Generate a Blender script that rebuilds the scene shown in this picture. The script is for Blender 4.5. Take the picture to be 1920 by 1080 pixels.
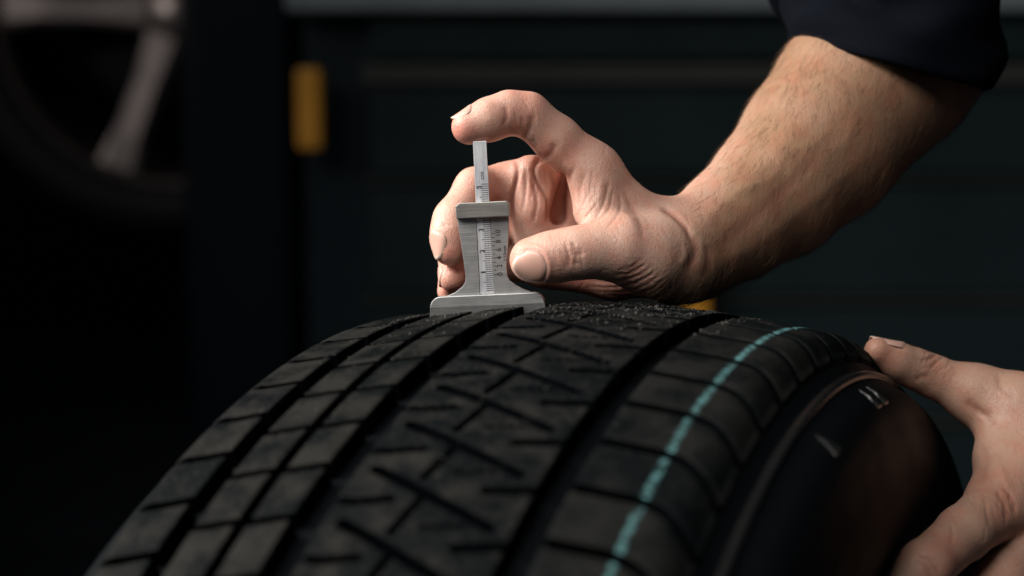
import bpy, bmesh, math, random
import numpy as np
from mathutils import Vector, Matrix

for o in list(bpy.data.objects):
    bpy.data.objects.remove(o, do_unlink=True)
SC = bpy.context.scene
COL = SC.collection
rng = np.random.default_rng(7)
random.seed(7)

# ------------------------------------------------------------------ camera
CAM_Z, PITCH, FOC = 0.8248, 0.1349, 60.0
FPX = 1920 * FOC / 36.0
cam = bpy.data.cameras.new('camera')
cam.lens = FOC
cam.sensor_width = 36
cam.clip_start = 0.02
cam.clip_end = 100
cam.dof.use_dof = True
cam.dof.focus_distance = 0.752
cam.dof.aperture_fstop = 4.4
camo = bpy.data.objects.new('camera', cam)
COL.objects.link(camo)
camo.location = (0, 0, CAM_Z)
camo.rotation_euler = (math.pi / 2 - PITCH, 0, 0)
SC.camera = camo

# ------------------------------------------------------------------ world and lamps
w = bpy.data.worlds.new('World')
SC.world = w
w.use_nodes = True
w.node_tree.nodes['Background'].inputs[0].default_value = (0.48, 0.70, 1.0, 1)
w.node_tree.nodes['Background'].inputs[1].default_value = 0.022


def area_lamp(name, loc, target, size, power, color):
    l = bpy.data.lights.new(name, 'AREA')
    l.shape = 'RECTANGLE'
    l.size, l.size_y = size
    l.energy = power
    l.color = color
    o = bpy.data.objects.new(name, l)
    COL.objects.link(o)
    o.location = loc
    o.rotation_euler = (Vector(target) - Vector(loc)).to_track_quat('-Z', 'Y').to_euler()
    return o


area_lamp('window_light', (-1.28, 0.78, 1.53), (0.02, 0.78, 0.76), (0.9, 0.8), 15.5, (1.0, 0.94, 0.88)).data.spread = math.radians(90)
area_lamp('front_fill', (-0.75, -0.25, 2.00), (0.02, 0.77, 0.83), (1.2, 0.8), 3.9, (1.0, 0.95, 0.91)).data.spread = math.radians(56)  # added unseen fill for the fronts of the hand and gauge
area_lamp('wheel_fill', (-1.45, 1.35, 1.55), (-0.62, 2.65, 0.88), (0.5, 0.4), 0.45, (1.0, 0.92, 0.88)).data.spread = math.radians(50)  # added unseen lamp that brightens the background wheel
SC.view_settings.view_transform = 'Standard'
SC.view_settings.look = 'None'
SC.view_settings.exposure = 0
SC.view_settings.gamma = 1
SC.render.engine = 'CYCLES'
SC.cycles.use_denoising = True
SC.cycles.max_bounces = 6

# ------------------------------------------------------------------ helpers
CP, SP = math.cos(PITCH), math.sin(PITCH)


def W(px, py, d):
    """a point of the photograph (1920 wide) at depth d metres -> world"""
    x = (px - 960) / FPX * d
    v = (540 - py) / FPX * d
    return np.array([x, d * CP + v * SP, CAM_Z - d * SP + v * CP])


def project(P):
    P = np.asarray(P, float)
    y = P[:, 1]
    z = P[:, 2] - CAM_Z
    d = y * CP - z * SP
    v = z * CP + y * SP
    return 960 + FPX * P[:, 0] / d, 540 - FPX * v / d, d


CAMPOS = np.array([0, 0, CAM_Z])


def mesh_obj(name, verts, faces, mat=None, parent=None, smooth=True, matrix=None):
    me = bpy.data.meshes.new(name)
    if isinstance(verts, np.ndarray):
        verts = verts.tolist()
    if isinstance(faces, np.ndarray):
        faces = faces.tolist()
    me.from_pydata(verts, [], faces)
    me.update()
    if smooth:
        me.polygons.foreach_set('use_smooth', [True] * len(me.polygons))
    if mat:
        me.materials.append(mat)
    return link(name, me, parent, matrix)


def link(name, me, parent=None, matrix=None):
    o = bpy.data.objects.new(name, me)
    COL.objects.link(o)
    if parent:
        o.parent = parent
    if matrix is not None:
        o.matrix_local = matrix
    return o


def empty(name, loc=(0, 0, 0)):
    o = bpy.data.objects.new(name, None)
    o.empty_display_size = 0.05
    COL.objects.link(o)
    o.location = loc
    return o


def tag(o, label=None, cat=None, group=None, kind=None):
    if label:
        o['label'] = label
    if cat:
        o['category'] = cat
    if group:
        o['group'] = group
    if kind:
        o['kind'] = kind
    return o


def bm_obj(name, bm, mat, parent=None, matrix=None, smooth=False):
    me = bpy.data.meshes.new(name)
    bm.to_mesh(me)
    bm.free()
    if mat:
        me.materials.append(mat)
    if smooth:
        me.polygons.foreach_set('use_smooth', [True] * len(me.polygons))
    return link(name, me, parent, matrix)


def box_bm(bm, c, s, bevel=0.0, rot=None):
    r = bmesh.ops.create_cube(bm, size=1.0)
    vs = r['verts']
    for v in vs:
        v.co = Vector((v.co.x * s[0], v.co.y * s[1], v.co.z * s[2]))
    if bevel > 0:
        es = list({e for v in vs for e in v.link_edges})
        bmesh.ops.bevel(bm, geom=es, offset=bevel, segments=2, affect='EDGES', profile=0.5)
        vs = list(bm.verts)
    for v in vs:
        if rot is not None:
            v.co = rot @ v.co
        v.co += Vector(c)
    return bm


def box(name, c, s, mat, parent=None, bevel=0.003, rot=None):
    return bm_obj(name, box_bm(bmesh.new(), c, s, bevel, rot), mat, parent)


def prism(name, pts, y0, y1, mat, parent=None, bevel=0.0, matrix=None, segments=2):
    """outline pts in local x,z extruded from y0 to y1"""
    bm = bmesh.new()
    a = [bm.verts.new((x, y0, z)) for x, z in pts]
    b = [bm.verts.new((x, y1, z)) for x, z in pts]
    n = len(pts)
    bm.faces.new(a)
    bm.faces.new(b[::-1])
    for i in range(n):
        j = (i + 1) % n
        bm.faces.new((a[j], a[i], b[i], b[j]))
    bmesh.ops.recalc_face_normals(bm, faces=bm.faces)
    if bevel > 0:
        bmesh.ops.bevel(bm, geom=[e for e in bm.edges if e.calc_face_angle(0) > 0.6], offset=bevel, segments=segments, affect='EDGES', profile=0.5)
    return bm_obj(name, bm, mat, parent, matrix)


# ------------------------------------------------------------------ materials
def new_mat(name):
    m = bpy.data.materials.new(name)
    m.use_nodes = True
    nt = m.node_tree
    return m, nt, nt.nodes['Principled BSDF'], nt.nodes.new, nt.links.new


def simple(name, col, rough=0.5, metal=0.0, noise=0.0, nscale=30, bump=0.0, bscale=200):
    m, nt, b, N, L = new_mat(name)
    b.inputs['Base Color'].default_value = (*col, 1)
    b.inputs['Roughness'].default_value = rough
    b.inputs['Metallic'].default_value = metal
    tc = N('ShaderNodeTexCoord')
    if noise > 0:
        n = N('ShaderNodeTexNoise')
        n.inputs['Scale'].default_value = nscale
        n.inputs['Detail'].default_value = 6
        L(tc.outputs['Object'], n.inputs['Vector'])
        mx = N('ShaderNodeMix')
        mx.data_type = 'RGBA'
        mx.inputs[6].default_value = (*[c * (1 - noise) for c in col], 1)
        mx.inputs[7].default_value = (*[min(1, c * (1 + noise)) for c in col], 1)
        L(n.outputs['Fac'], mx.inputs[0])
        L(mx.outputs[2], b.inputs['Base Color'])
        mr = N('ShaderNodeMapRange')
        mr.inputs[3].default_value = max(0, rough - 0.12)
        mr.inputs[4].default_value = min(1, rough + 0.12)
        L(n.outputs['Fac'], mr.inputs[0])
        L(mr.outputs[0], b.inputs['Roughness'])
    if bump > 0:
        n2 = N('ShaderNodeTexNoise')
        n2.inputs['Scale'].default_value = bscale
        n2.inputs['Detail'].default_value = 4
        L(tc.outputs['Object'], n2.inputs['Vector'])
        bp = N('ShaderNodeBump')
        bp.inputs['Strength'].default_value = bump
        bp.inputs['Distance'].default_value = 0.001
        L(n2.outputs['Fac'], bp.inputs['Height'])
        L(bp.outputs[0], b.inputs['Normal'])
    return m


def rubber_mat(name, stripe=False, dust=0.5):
    m, nt, b, N, L = new_mat(name)
    tc = N('ShaderNodeTexCoord')
    oi = N('ShaderNodeObjectInfo')
    add = N('ShaderNodeVectorMath')
    add.operation = 'ADD'
    L(tc.outputs['Object'], add.inputs[0])
    sc = N('ShaderNodeVectorMath')
    sc.operation = 'SCALE'
    L(oi.outputs['Random'], sc.inputs[0])
    sc.inputs[0].default_value = (1, 1, 1)
    cmb = N('ShaderNodeCombineXYZ')
    for i in range(3):
        L(oi.outputs['Random'], cmb.inputs[i])
    L(cmb.outputs[0], add.inputs[1])
    vec = add.outputs[0]
    n = N('ShaderNodeTexNoise')
    n.inputs['Scale'].default_value = 55
    n.inputs['Detail'].default_value = 8
    n.inputs['Roughness'].default_value = 0.65
    L(vec, n.inputs['Vector'])
    rp = N('ShaderNodeValToRGB')
    rp.color_ramp.elements[0].position = 0.42
    rp.color_ramp.elements[0].color = (0.0018, 0.0030, 0.0036, 1)
    rp.color_ramp.elements[1].position = 0.60
    d = dust
    rp.color_ramp.elements[1].color = (0.0018 + 0.021 * d, 0.003 + 0.019 * d, 0.0036 + 0.016 * d, 1)
    # block to block difference
    ra = N('ShaderNodeMath')
    ra.operation = 'MULTIPLY_ADD'
    L(oi.outputs['Random'], ra.inputs[0])
    ra.inputs[1].default_value = 0.14
    L(n.outputs['Fac'], ra.inputs[2])
    rs = N('ShaderNodeMath')
    rs.operation = 'SUBTRACT'
    L(ra.outputs[0], rs.inputs[0])
    rs.inputs[1].default_value = 0.07
    L(rs.outputs[0], rp.inputs[0])
    n3 = N('ShaderNodeTexNoise')
    n3.inputs['Scale'].default_value = 520
    n3.inputs['Detail'].default_value = 6
    n3.inputs['Roughness'].default_value = 0.7
    L(vec, n3.inputs['Vector'])
    rp3 = N('ShaderNodeValToRGB')
    rp3.color_ramp.elements[0].position = 0.56
    rp3.color_ramp.elements[0].color = (0, 0, 0, 1)
    rp3.color_ramp.elements[1].position = 0.72
    rp3.color_ramp.elements[1].color = (1, 1, 1, 1)
    L(n3.outputs['Fac'], rp3.inputs[0])
    mx = N('ShaderNodeMix')
    mx.data_type = 'RGBA'
    mx.inputs[7].default_value = (0.050 * d + 0.002, 0.047 * d + 0.003, 0.041 * d + 0.0036, 1)
    L(rp3.outputs[0], mx.inputs[0])
    L(rp.outputs[0], mx.inputs[6])
    col = mx.outputs[2]
    if stripe:
        uv = N('ShaderNodeUVMap')
        uv.uv_map = 'lat'
        sp = N('ShaderNodeSeparateXYZ')
        L(uv.outputs[0], sp.inputs[0])
        n4 = N('ShaderNodeTexNoise')
        n4.inputs['Scale'].default_value = 420
        n4.inputs['Detail'].default_value = 3
        L(vec, n4.inputs['Vector'])
        ma = N('ShaderNodeMath')
        ma.operation = 'SUBTRACT'
        L(sp.outputs[0], ma.inputs[0])
        ma.inputs[1].default_value = STRIPE_U
        ab = N('ShaderNodeMath')
        ab.operation = 'ABSOLUTE'
        L(ma.outputs[0], ab.inputs[0])
        nm = N('ShaderNodeMath')
        nm.operation = 'MULTIPLY_ADD'
        L(n4.outputs['Fac'], nm.inputs[0])
        nm.inputs[1].default_value = 0.0016
        L(ab.outputs[0], nm.inputs[2])
        ms = N('ShaderNodeMapRange')
        ms.inputs[1].default_value = 0.0026
        ms.inputs[2].default_value = 0.0015
        L(nm.outputs[0], ms.inputs[0])
        n5 = N('ShaderNodeTexNoise')
        n5.inputs['Scale'].default_value = 380
        n5.inputs['Detail'].default_value = 6
        L(vec, n5.inputs['Vector'])
        m5 = N('ShaderNodeMapRange')
        m5.inputs[1].default_value = 0.37
        m5.inputs[2].default_value = 0.60
        L(n5.outputs['Fac'], m5.inputs[0])
        mm = N('ShaderNodeMath')
        mm.operation = 'MULTIPLY'
        L(ms.outputs[0], mm.inputs[0])
        L(m5.outputs[0], mm.inputs[1])
        mx2 = N('ShaderNodeMix')
        mx2.data_type = 'RGBA'
        L(mm.outputs[0], mx2.inputs[0])
        L(col, mx2.inputs[6])
        mx2.inputs[7].default_value = (0.075, 0.18, 0.185, 1)
        col = mx2.outputs[2]
    L(col, b.inputs['Base Color'])
    mr = N('ShaderNodeMapRange')
    mr.inputs[3].default_value = 0.55
    mr.inputs[4].default_value = 0.85
    L(n.outputs['Fac'], mr.inputs[0])
    L(mr.outputs[0], b.inputs['Roughness'])
    b.inputs['Specular IOR Level'].default_value = 0.04
    bp = N('ShaderNodeBump')
    bp.inputs['Strength'].default_value = 0.7
    bp.inputs['Distance'].default_value = 0.0006
    L(n3.outputs['Fac'], bp.inputs['Height'])
    L(bp.outputs[0], b.inputs['Normal'])
    return m


def skin_mat():
    m, nt, b, N, L = new_mat('skin')
    tc = N('ShaderNodeTexCoord')
    at = N('ShaderNodeAttribute')
    at.attribute_name = 'tint'
    sep = N('ShaderNodeSeparateColor')
    L(at.outputs['Color'], sep.inputs[0])

    def noise(scale, detail=4, rough=0.5):
        n = N('ShaderNodeTexNoise')
        n.inputs['Scale'].default_value = scale
        n.inputs['Detail'].default_value = detail
        n.inputs['Roughness'].default_value = rough
        L(tc.outputs['Object'], n.inputs['Vector'])
        return n

    def mix(fac, a, bb, mode='MIX'):
        x = N('ShaderNodeMix')
        x.data_type = 'RGBA'
        x.blend_type = mode
        for s, v in ((0, fac), (6, a), (7, bb)):
            if isinstance(v, (float, int)):
                x.inputs[s].default_value = v
            elif isinstance(v, tuple):
                x.inputs[s].default_value = (*v, 1)
            else:
                L(v, x.inputs[s])
        return x.outputs[2]
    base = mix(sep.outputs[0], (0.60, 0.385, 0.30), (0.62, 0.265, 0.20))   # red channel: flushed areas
    base = mix(sep.outputs[1], base, (0.30, 0.175, 0.106))                 # green channel: tanned forearm, tan and painted shade on left hand
    n1 = noise(85, 5, 0.6)
    r1 = N('ShaderNodeMapRange')
    r1.inputs[1].default_value = 0.42
    r1.inputs[2].default_value = 0.68
    L(n1.outputs['Fac'], r1.inputs[0])
    f1 = N('ShaderNodeMath')
    f1.operation = 'MULTIPLY'
    L(r1.outputs[0], f1.inputs[0])
    f1.inputs[1].default_value = 0.6
    base = mix(f1.outputs[0], base, (0.97, 0.68, 0.64), 'MULTIPLY')
    n2 = noise(420, 3)
    r2 = N('ShaderNodeMapRange')
    r2.inputs[1].default_value = 0.60
    r2.inputs[2].default_value = 0.78
    r2.inputs[4].default_value = 0.35
    L(n2.outputs['Fac'], r2.inputs[0])
    base = mix(r2.outputs[0], base, (0.70, 0.58, 0.50), 'MULTIPLY')
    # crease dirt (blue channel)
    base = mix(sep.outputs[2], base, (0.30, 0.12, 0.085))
    L(base, b.inputs['Base Color'])
    b.inputs['Subsurface Weight'].default_value = 0.35
    b.inputs['Subsurface Radius'].default_value = (1.0, 0.36, 0.20)
    b.inputs['Subsurface Scale'].default_value = 0.0035
    b.inputs['Specular IOR Level'].default_value = 0.42
    rr = N('ShaderNodeMapRange')
    rr.inputs[3].default_value = 0.34
    rr.inputs[4].default_value = 0.54
    L(n1.outputs['Fac'], rr.inputs[0])
    L(rr.outputs[0], b.inputs['Roughness'])
    v = N('ShaderNodeTexVoronoi')
    v.inputs['Scale'].default_value = 950
    v.feature = 'DISTANCE_TO_EDGE'
    L(tc.outputs['Object'], v.inputs['Vector'])
    n3 = noise(600, 5, 0.6)
    hm = N('ShaderNodeMath')
    hm.operation = 'MULTIPLY_ADD'
    L(n3.outputs['Fac'], hm.inputs[0])
    hm.inputs[1].default_value = 0.7
    L(v.outputs['Distance'], hm.inputs[2])
    bp = N('ShaderNodeBump')
    bp.inputs['Strength'].default_value = 0.5
    bp.inputs['Distance'].default_value = 0.0005
    L(hm.outputs[0], bp.inputs['Height'])
    L(bp.outputs[0], b.inputs['Normal'])
    return m


def steel_mat(name, col=(0.55, 0.55, 0.54), rough=0.34, axis=0):
    m, nt, b, N, L = new_mat(name)
    tc = N('ShaderNodeTexCoord')
    mp = N('ShaderNodeMapping')
    s = [4000, 4000, 4000]
    s[axis] = 60
    mp.inputs['Scale'].default_value = s
    L(tc.outputs['Object'], mp.inputs[0])
    n = N('ShaderNodeTexNoise')
    n.inputs['Scale'].default_value = 1
    n.inputs['Detail'].default_value = 3
    L(mp.outputs[0], n.inputs['Vector'])
    n2 = N('ShaderNodeTexNoise')
    n2.inputs['Scale'].default_value = 120
    n2.inputs['Detail'].default_value = 5
    L(tc.outputs['Object'], n2.inputs['Vector'])
    mx = N('ShaderNodeMix')
    mx.data_type = 'RGBA'
    mx.inputs[6].default_value = (*[c * 0.72 for c in col], 1)
    mx.inputs[7].default_value = (*[min(1, c * 1.1) for c in col], 1)
    av = N('ShaderNodeMath')
    av.operation = 'MULTIPLY_ADD'
    L(n.outputs['Fac'], av.inputs[0])
    av.inputs[1].default_value = 0.9
    L(n2.outputs['Fac'], av.inputs[2])
    mrc = N('ShaderNodeMapRange')
    mrc.inputs[1].default_value = 0.65
    mrc.inputs[2].default_value = 1.25
    L(av.outputs[0], mrc.inputs[0])
    L(mrc.outputs[0], mx.inputs[0])
    L(mx.outputs[2], b.inputs['Base Color'])
    b.inputs['Metallic'].default_value = 0.65
    mr = N('ShaderNodeMapRange')
    mr.inputs[3].default_value = rough - 0.1
    mr.inputs[4].default_value = rough + 0.15
    L(n.outputs['Fac'], mr.inputs[0])
    L(mr.outputs[0], b.inputs['Roughness'])
    bp = N('ShaderNodeBump')
    bp.inputs['Strength'].default_value = 0.3
    bp.inputs['Distance'].default_value = 0.0002
    L(n.outputs['Fac'], bp.inputs['Height'])
    L(bp.outputs[0], b.inputs['Normal'])
    return m


# ------------------------------------------------------------------ setting
MAT_FLOOR = simple('garage_floor', (0.03, 0.033, 0.036), 0.5, 0, 0.3, 3, 0.2, 60)
MAT_WALL = simple('garage_wall', (0.02, 0.024, 0.03), 0.8, 0, 0.25, 2)
fl = mesh_obj('floor', [(-4, -2, 0), (4, -2, 0), (4, 6, 0), (-4, 6, 0)], [(0, 1, 2, 3)], MAT_FLOOR, smooth=False)
tag(fl, kind='structure')
wl = box('wall', (0, 5.05, 1.5), (8, 0.1, 3.0), MAT_WALL, bevel=0)
tag(wl, kind='structure')

# ------------------------------------------------------------------ tyre
TR0 = 0.3597
TYAW, TROLL = 0.4222, -0.0179
TC = np.array([0.0358, 0.7030, CAM_Z - 0.4651])
STRIPE_U = 0.0795
MT = Matrix.Translation(Vector(TC)) @ Matrix.Rotation(-TYAW, 4, 'Z') @ Matrix.Rotation(TROLL, 4, 'Y')
tyre = empty('tyre')
tyre.matrix_world = MT @ Matrix.Translation((0, 0, -TR0))
tag(tyre, 'black unmounted car tyre with teal stripe on its tread, gauge standing on top', 'tyre')
UP = Matrix.Translation((0, 0, TR0))


def rt(u):
    return TR0 - 1.3678 * u * u + 41.338 * u ** 4


hp = [(u, rt(u)) for u in np.linspace(0, 0.088, 23)]
hp += [(0.0925, 0.3494), (0.0962, 0.3468), (0.0990, 0.3432), (0.1010, 0.3392), (0.1025, 0.3362), (0.1045, 0.3350), (0.1068, 0.3342), (0.1080, 0.3325),
       (0.1100, 0.3315), (0.1150, 0.3290), (0.1195, 0.3255), (0.1230, 0.3205), (0.1262, 0.3110), (0.1285, 0.2980), (0.1285, 0.2830), (0.1262, 0.2680), (0.1220, 0.2540), (0.1170, 0.2430), (0.1120, 0.2350), (0.1060, 0.2295)]
hp = np.array(hp)
hpl = np.concatenate([[(u, rt(u)) for u in np.linspace(0, 0.0985, 26)], hp[23:] + np.array([0.0098, 0.0012])])   # the far shoulder sits a little wider
HP = {1: hp, -1: hpl}
HV = {k: np.concatenate([[0], np.cumsum(np.hypot(*np.diff(p, axis=0).T))]) for k, p in HP.items()}


def prof(v):
    """arc coordinate v (signed) -> u, r, normal u, normal r"""
    v = np.asarray(v, float)
    s = np.sign(v) + (v == 0)
    a = np.abs(v)

    def at(x):
        x = np.maximum(x, 0)
        pos = s > 0
        return (np.where(pos, np.interp(x, HV[1], HP[1][:, 0]), np.interp(x, HV[-1], HP[-1][:, 0])),
                np.where(pos, np.interp(x, HV[1], HP[1][:, 1]), np.interp(x, HV[-1], HP[-1][:, 1])))
    e = 0.0025
    u, r = at(a)
    u1, r1 = at(a + e)
    u0, r0 = at(a - e)
    tu, tr = u1 - u0, r1 - r0
    n = np.hypot(tu, tr) + 1e-12
    return s * u, r, s * (-tr / n), tu / n


def vofu(u):
    k = 1 if u >= 0 else -1
    return math.copysign(float(np.interp(abs(u), HP[k][:23, 0], HV[k][:23])), u)


def tpoint(v, th, depth):
    u, r, nu, nr = prof(v)
    u = u - nu * depth
    r = r - nr * depth
    return np.stack([u + 0 * th, -r * np.sin(th), r * np.cos(th)], -1)


MAT_RUB = rubber_mat('tyre_rubber', dust=0.66)
MAT_RUB_S = rubber_mat('tyre_rubber_striped', stripe=True, dust=0.42)
MAT_RUB_SHADE = simple('tyre_rubber_groove_shade', (0.0011, 0.0014, 0.0018), 0.9, 0, 0.3, 200)  # dust-free groove walls, blackened below real rubber to paint in slot shade
MAT_RUB_SHADE.node_tree.nodes['Principled BSDF'].inputs['Specular IOR Level'].default_value = 0.0
MAT_SIDE = simple('sidewall_rubber', (0.004, 0.005, 0.006), 0.50, 0, 0.2, 40, 0.25, 500)
MAT_SIDE.node_tree.nodes['Principled BSDF'].inputs['Specular IOR Level'].default_value = 0.04


def lathe(name, v, depth, extra, mat, seg=320):
    th = np.linspace(0, 2 * np.pi, seg, endpoint=False)
    u, r, nu, nr = prof(v)
    pu = np.concatenate([u - nu * depth, extra[:, 0]])
    pr = np.concatenate([r - nr * depth, extra[:, 1]])
    n = len(pu)
    V = np.stack([np.repeat(pu[None], seg, 0), -pr[None] * np.sin(th)[:, None], pr[None] * np.cos(th)[:, None]], -1).reshape(-1, 3)
    i, j = np.meshgrid(np.arange(seg), np.arange(n), indexing='ij')
    a = i * n + j
    b = i * n + (j + 1) % n
    c = ((i + 1) % seg) * n + (j + 1) % n
    d = ((i + 1) % seg) * n + j
    Fq = np.stack([a, d, c, b], -1).reshape(-1, 4)
    return mesh_obj(name, V, Fq, mat, tyre, matrix=UP)


vmax = HV[1][-1]
vml = HV[-1][-1]
va = np.concatenate([-np.linspace(vml, 0.098, 60), np.linspace(-0.096, 0.086, 44), np.linspace(0.088, vmax, 60)])
dep = 0.0078 * np.clip((np.where(va > 0, 0.108, 0.118) - np.abs(va)) / 0.012, 0, 1)
inner = np.array([(0.098, 0.231), (0.100, 0.25), (0.112, 0.28), (0.113, 0.305), (0.10, 0.328), (0.06, 0.338), (0, 0.341), (-0.06, 0.338), (-0.10, 0.328), (-0.113, 0.305), (-0.112, 0.28), (-0.1, 0.25), (-0.098, 0.231)])
lathe('carcass', va, dep, inner, MAT_SIDE)

NP = 82
PT = 2 * math.pi / NP
EDGE = [(0.0, 0.0088), (0.00008, 0.00045), (0.00025, 0.00012), (0.0006, 0.0)]


def block_mesh(name, v0, v1, th0, th1, mat, nv=5, nt=4, outer=0, rag=0.0):
    """a tread block between lateral cuts th0(v), th1(v) and the arc coordinates v0, v1"""
    L = abs(v1 - v0)
    eds = [e[0] for e in EDGE]
    vi = [(v0 + e, d) for e, d in EDGE] + [(v0 + L * k / (nv + 1), 0) for k in range(1, nv + 1)] + [(v1 - e, d) for e, d in EDGE[::-1]]
    if outer:
        sink = [(0.000, 0.0022), (0.0012, 0.0010), (0.0026, 0.0003), (0.004, 0.0)]
        if outer > 0:
            vi = vi[:len(EDGE) + nv] + [(v1 - e, d) for e, d in sink[::-1]]
        else:
            vi = [(v0 + e, d) for e, d in sink] + vi[len(EDGE):]
    vs = np.array([a for a, _ in vi])
    dv = np.array([d for _, d in vi])
    t0 = np.array([th0(a) for a in vs])
    t1 = np.array([th1(a) for a in vs])
    ts = []
    td = []
    for e, d in EDGE:
        ts.append(t0 + e / TR0)
        td.append(d)
    for k in range(1, nt + 1):
        ts.append(t0 + (t1 - t0) * k / (nt + 1))
        td.append(0)
    for e, d in EDGE[::-1]:
        ts.append(t1 - e / TR0)
        td.append(d)
    ts = np.array(ts)
    td = np.array(td)
    D = np.maximum(dv[None, :], td[:, None])
    # softly worn tops
    V = tpoint(np.repeat(vs[None], len(td), 0), ts, D)
    nT, nV = D.shape
    idx = np.arange(nT * nV).reshape(nT, nV)
    Fq = np.stack([idx[:-1, :-1], idx[1:, :-1], idx[1:, 1:], idx[:-1, 1:]], -1).reshape(-1, 4)
    me = bpy.data.meshes.new(name)
    me.from_pydata(V.reshape(-1, 3).tolist(), [], Fq.tolist())
    me.update()
    uv = me.uv_layers.new(name='lat')
    li = np.empty(len(me.loops), int)
    me.loops.foreach_get('vertex_index', li)
    uvs = np.stack([np.repeat(vs[None], nT, 0).reshape(-1)[li], ts.reshape(-1)[li]], -1)
    uv.data.foreach_set('uv', uvs.reshape(-1).astype(np.float32))
    me.polygons.foreach_set('use_smooth', [True] * len(me.polygons))
    me.materials.append(mat)
    me.materials.append(MAT_RUB_SHADE)
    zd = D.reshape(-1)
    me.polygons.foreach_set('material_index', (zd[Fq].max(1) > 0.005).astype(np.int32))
    # consistent outward normals
    bm = bmesh.new()
    bm.from_mesh(me)
    bmesh.ops.recalc_face_normals(bm, faces=bm.faces)
    c = sum((f.normal.z for f in bm.faces if f.calc_area() > 1e-6), 0)
    if c < 0:
        bmesh.ops.reverse_faces(bm, faces=bm.faces)
    bm.to_mesh(me)
    bm.free()
    return me


REST = {'v': [], 'f': [], 'm': [], 'uv': [], 'n': 0, 'mats': []}


def ring_of_blocks(name, me):
    nv_ = len(me.vertices)
    co = np.empty(nv_ * 3)
    me.vertices.foreach_get('co', co)
    co = co.reshape(-1, 3)
    mid = math.degrees(math.atan2(-co[:, 1].mean(), co[:, 2].mean()))
    fq = np.array([list(p.vertices) for p in me.polygons])
    mi = np.array([p.material_index for p in me.polygons])
    for m_ in me.materials:
        if m_ not in REST['mats']:
            REST['mats'].append(m_)
    slot_ = np.array([REST['mats'].index(m_) for m_ in me.materials])
    uvd = np.empty(len(me.loops) * 2, np.float32)
    me.uv_layers['lat'].data.foreach_get('uv', uvd)
    for k in range(NP):
        a = k * PT
        th_ = (mid + math.degrees(a) + 180) % 360 - 180
        if -45 < th_ < 95:
            link(name, me, tyre, UP @ Matrix.Rotation(a, 4, 'X'))
        else:                                     # underneath and behind: one joined part
            R = np.array(Matrix.Rotation(a, 3, 'X'))
            REST['v'].append(co @ R.T)
            REST['f'].append(fq + REST['n'])
            REST['m'].append(slot_[mi])
            REST['uv'].append(uvd)
            REST['n'] += nv_


def join_rest():
    o = mesh_obj('tread_block_underneath', np.concatenate(REST['v']), np.concatenate(REST['f']), None, tyre, matrix=UP)
    for m_ in REST['mats']:
        o.data.materials.append(m_)
    o.data.polygons.foreach_set('material_index', np.concatenate(REST['m']).astype(np.int32))
    uv = o.data.uv_layers.new(name='lat')
    uv.data.foreach_set('uv', np.concatenate(REST['uv']))
    o['kind'] = 'stuff'


dg = math.radians
cut = 0.0040 / TR0


def lin(ua, ta, ub, tb):
    return lambda v: dg(ta) + (v - ua) * dg(tb - ta) / (ub - ua)


def wrap(f, off):
    return lambda v: f(v) + off


VL = 0.1085
rows = []
f1 = lin(-.1055, 28.82, -.0855, 28.0)
f2 = lin(-.074, 25.95, -.056, 25.35)
f3 = lin(-.052, 25.45, -.036, 24.9)


def f4(v):
    b = dg(24.52)
    if v > 0.076:
        b += dg(1.9) * ((v - 0.076) / 0.024) ** 1.6
    return b


def block_pair(f, c):
    return wrap(f, c / 2), wrap(f, PT - c / 2)


a, b = block_pair(f1, cut)
ring_of_blocks('tread_block', block_mesh('shoulder_block', -VL - 0.010, vofu(-.0838), a, b, MAT_RUB, 11, 4, -1))
a, b = block_pair(f2, cut * 0.85)
ring_of_blocks('tread_block', block_mesh('rib_block', vofu(-.0745), vofu(-.0575), a, b, MAT_RUB, 4, 4))
a, b = block_pair(f3, cut * 0.85)
ring_of_blocks('tread_block', block_mesh('rib_block', vofu(-.0525), vofu(-.0362), a, b, MAT_RUB, 4, 4))
a, b = block_pair(f4, cut * 1.15)
ring_of_blocks('tread_block', block_mesh('shoulder_block', vofu(.0545), VL, a, b, MAT_RUB_S, 13, 4, 1))


join_rest()


# the broad centre rib with blind slots and sipes (one continuous ring)
def seg_dist(px, py, a, b):
    ax, ay = a
    bx, by = b
    dx, dy = bx - ax, by - ay
    t = np.clip(((px - ax) * dx + (py - ay) * dy) / (dx * dx + dy * dy), 0, 1)
    return np.hypot(px - ax - t * dx, py - ay - t * dy), t


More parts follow.
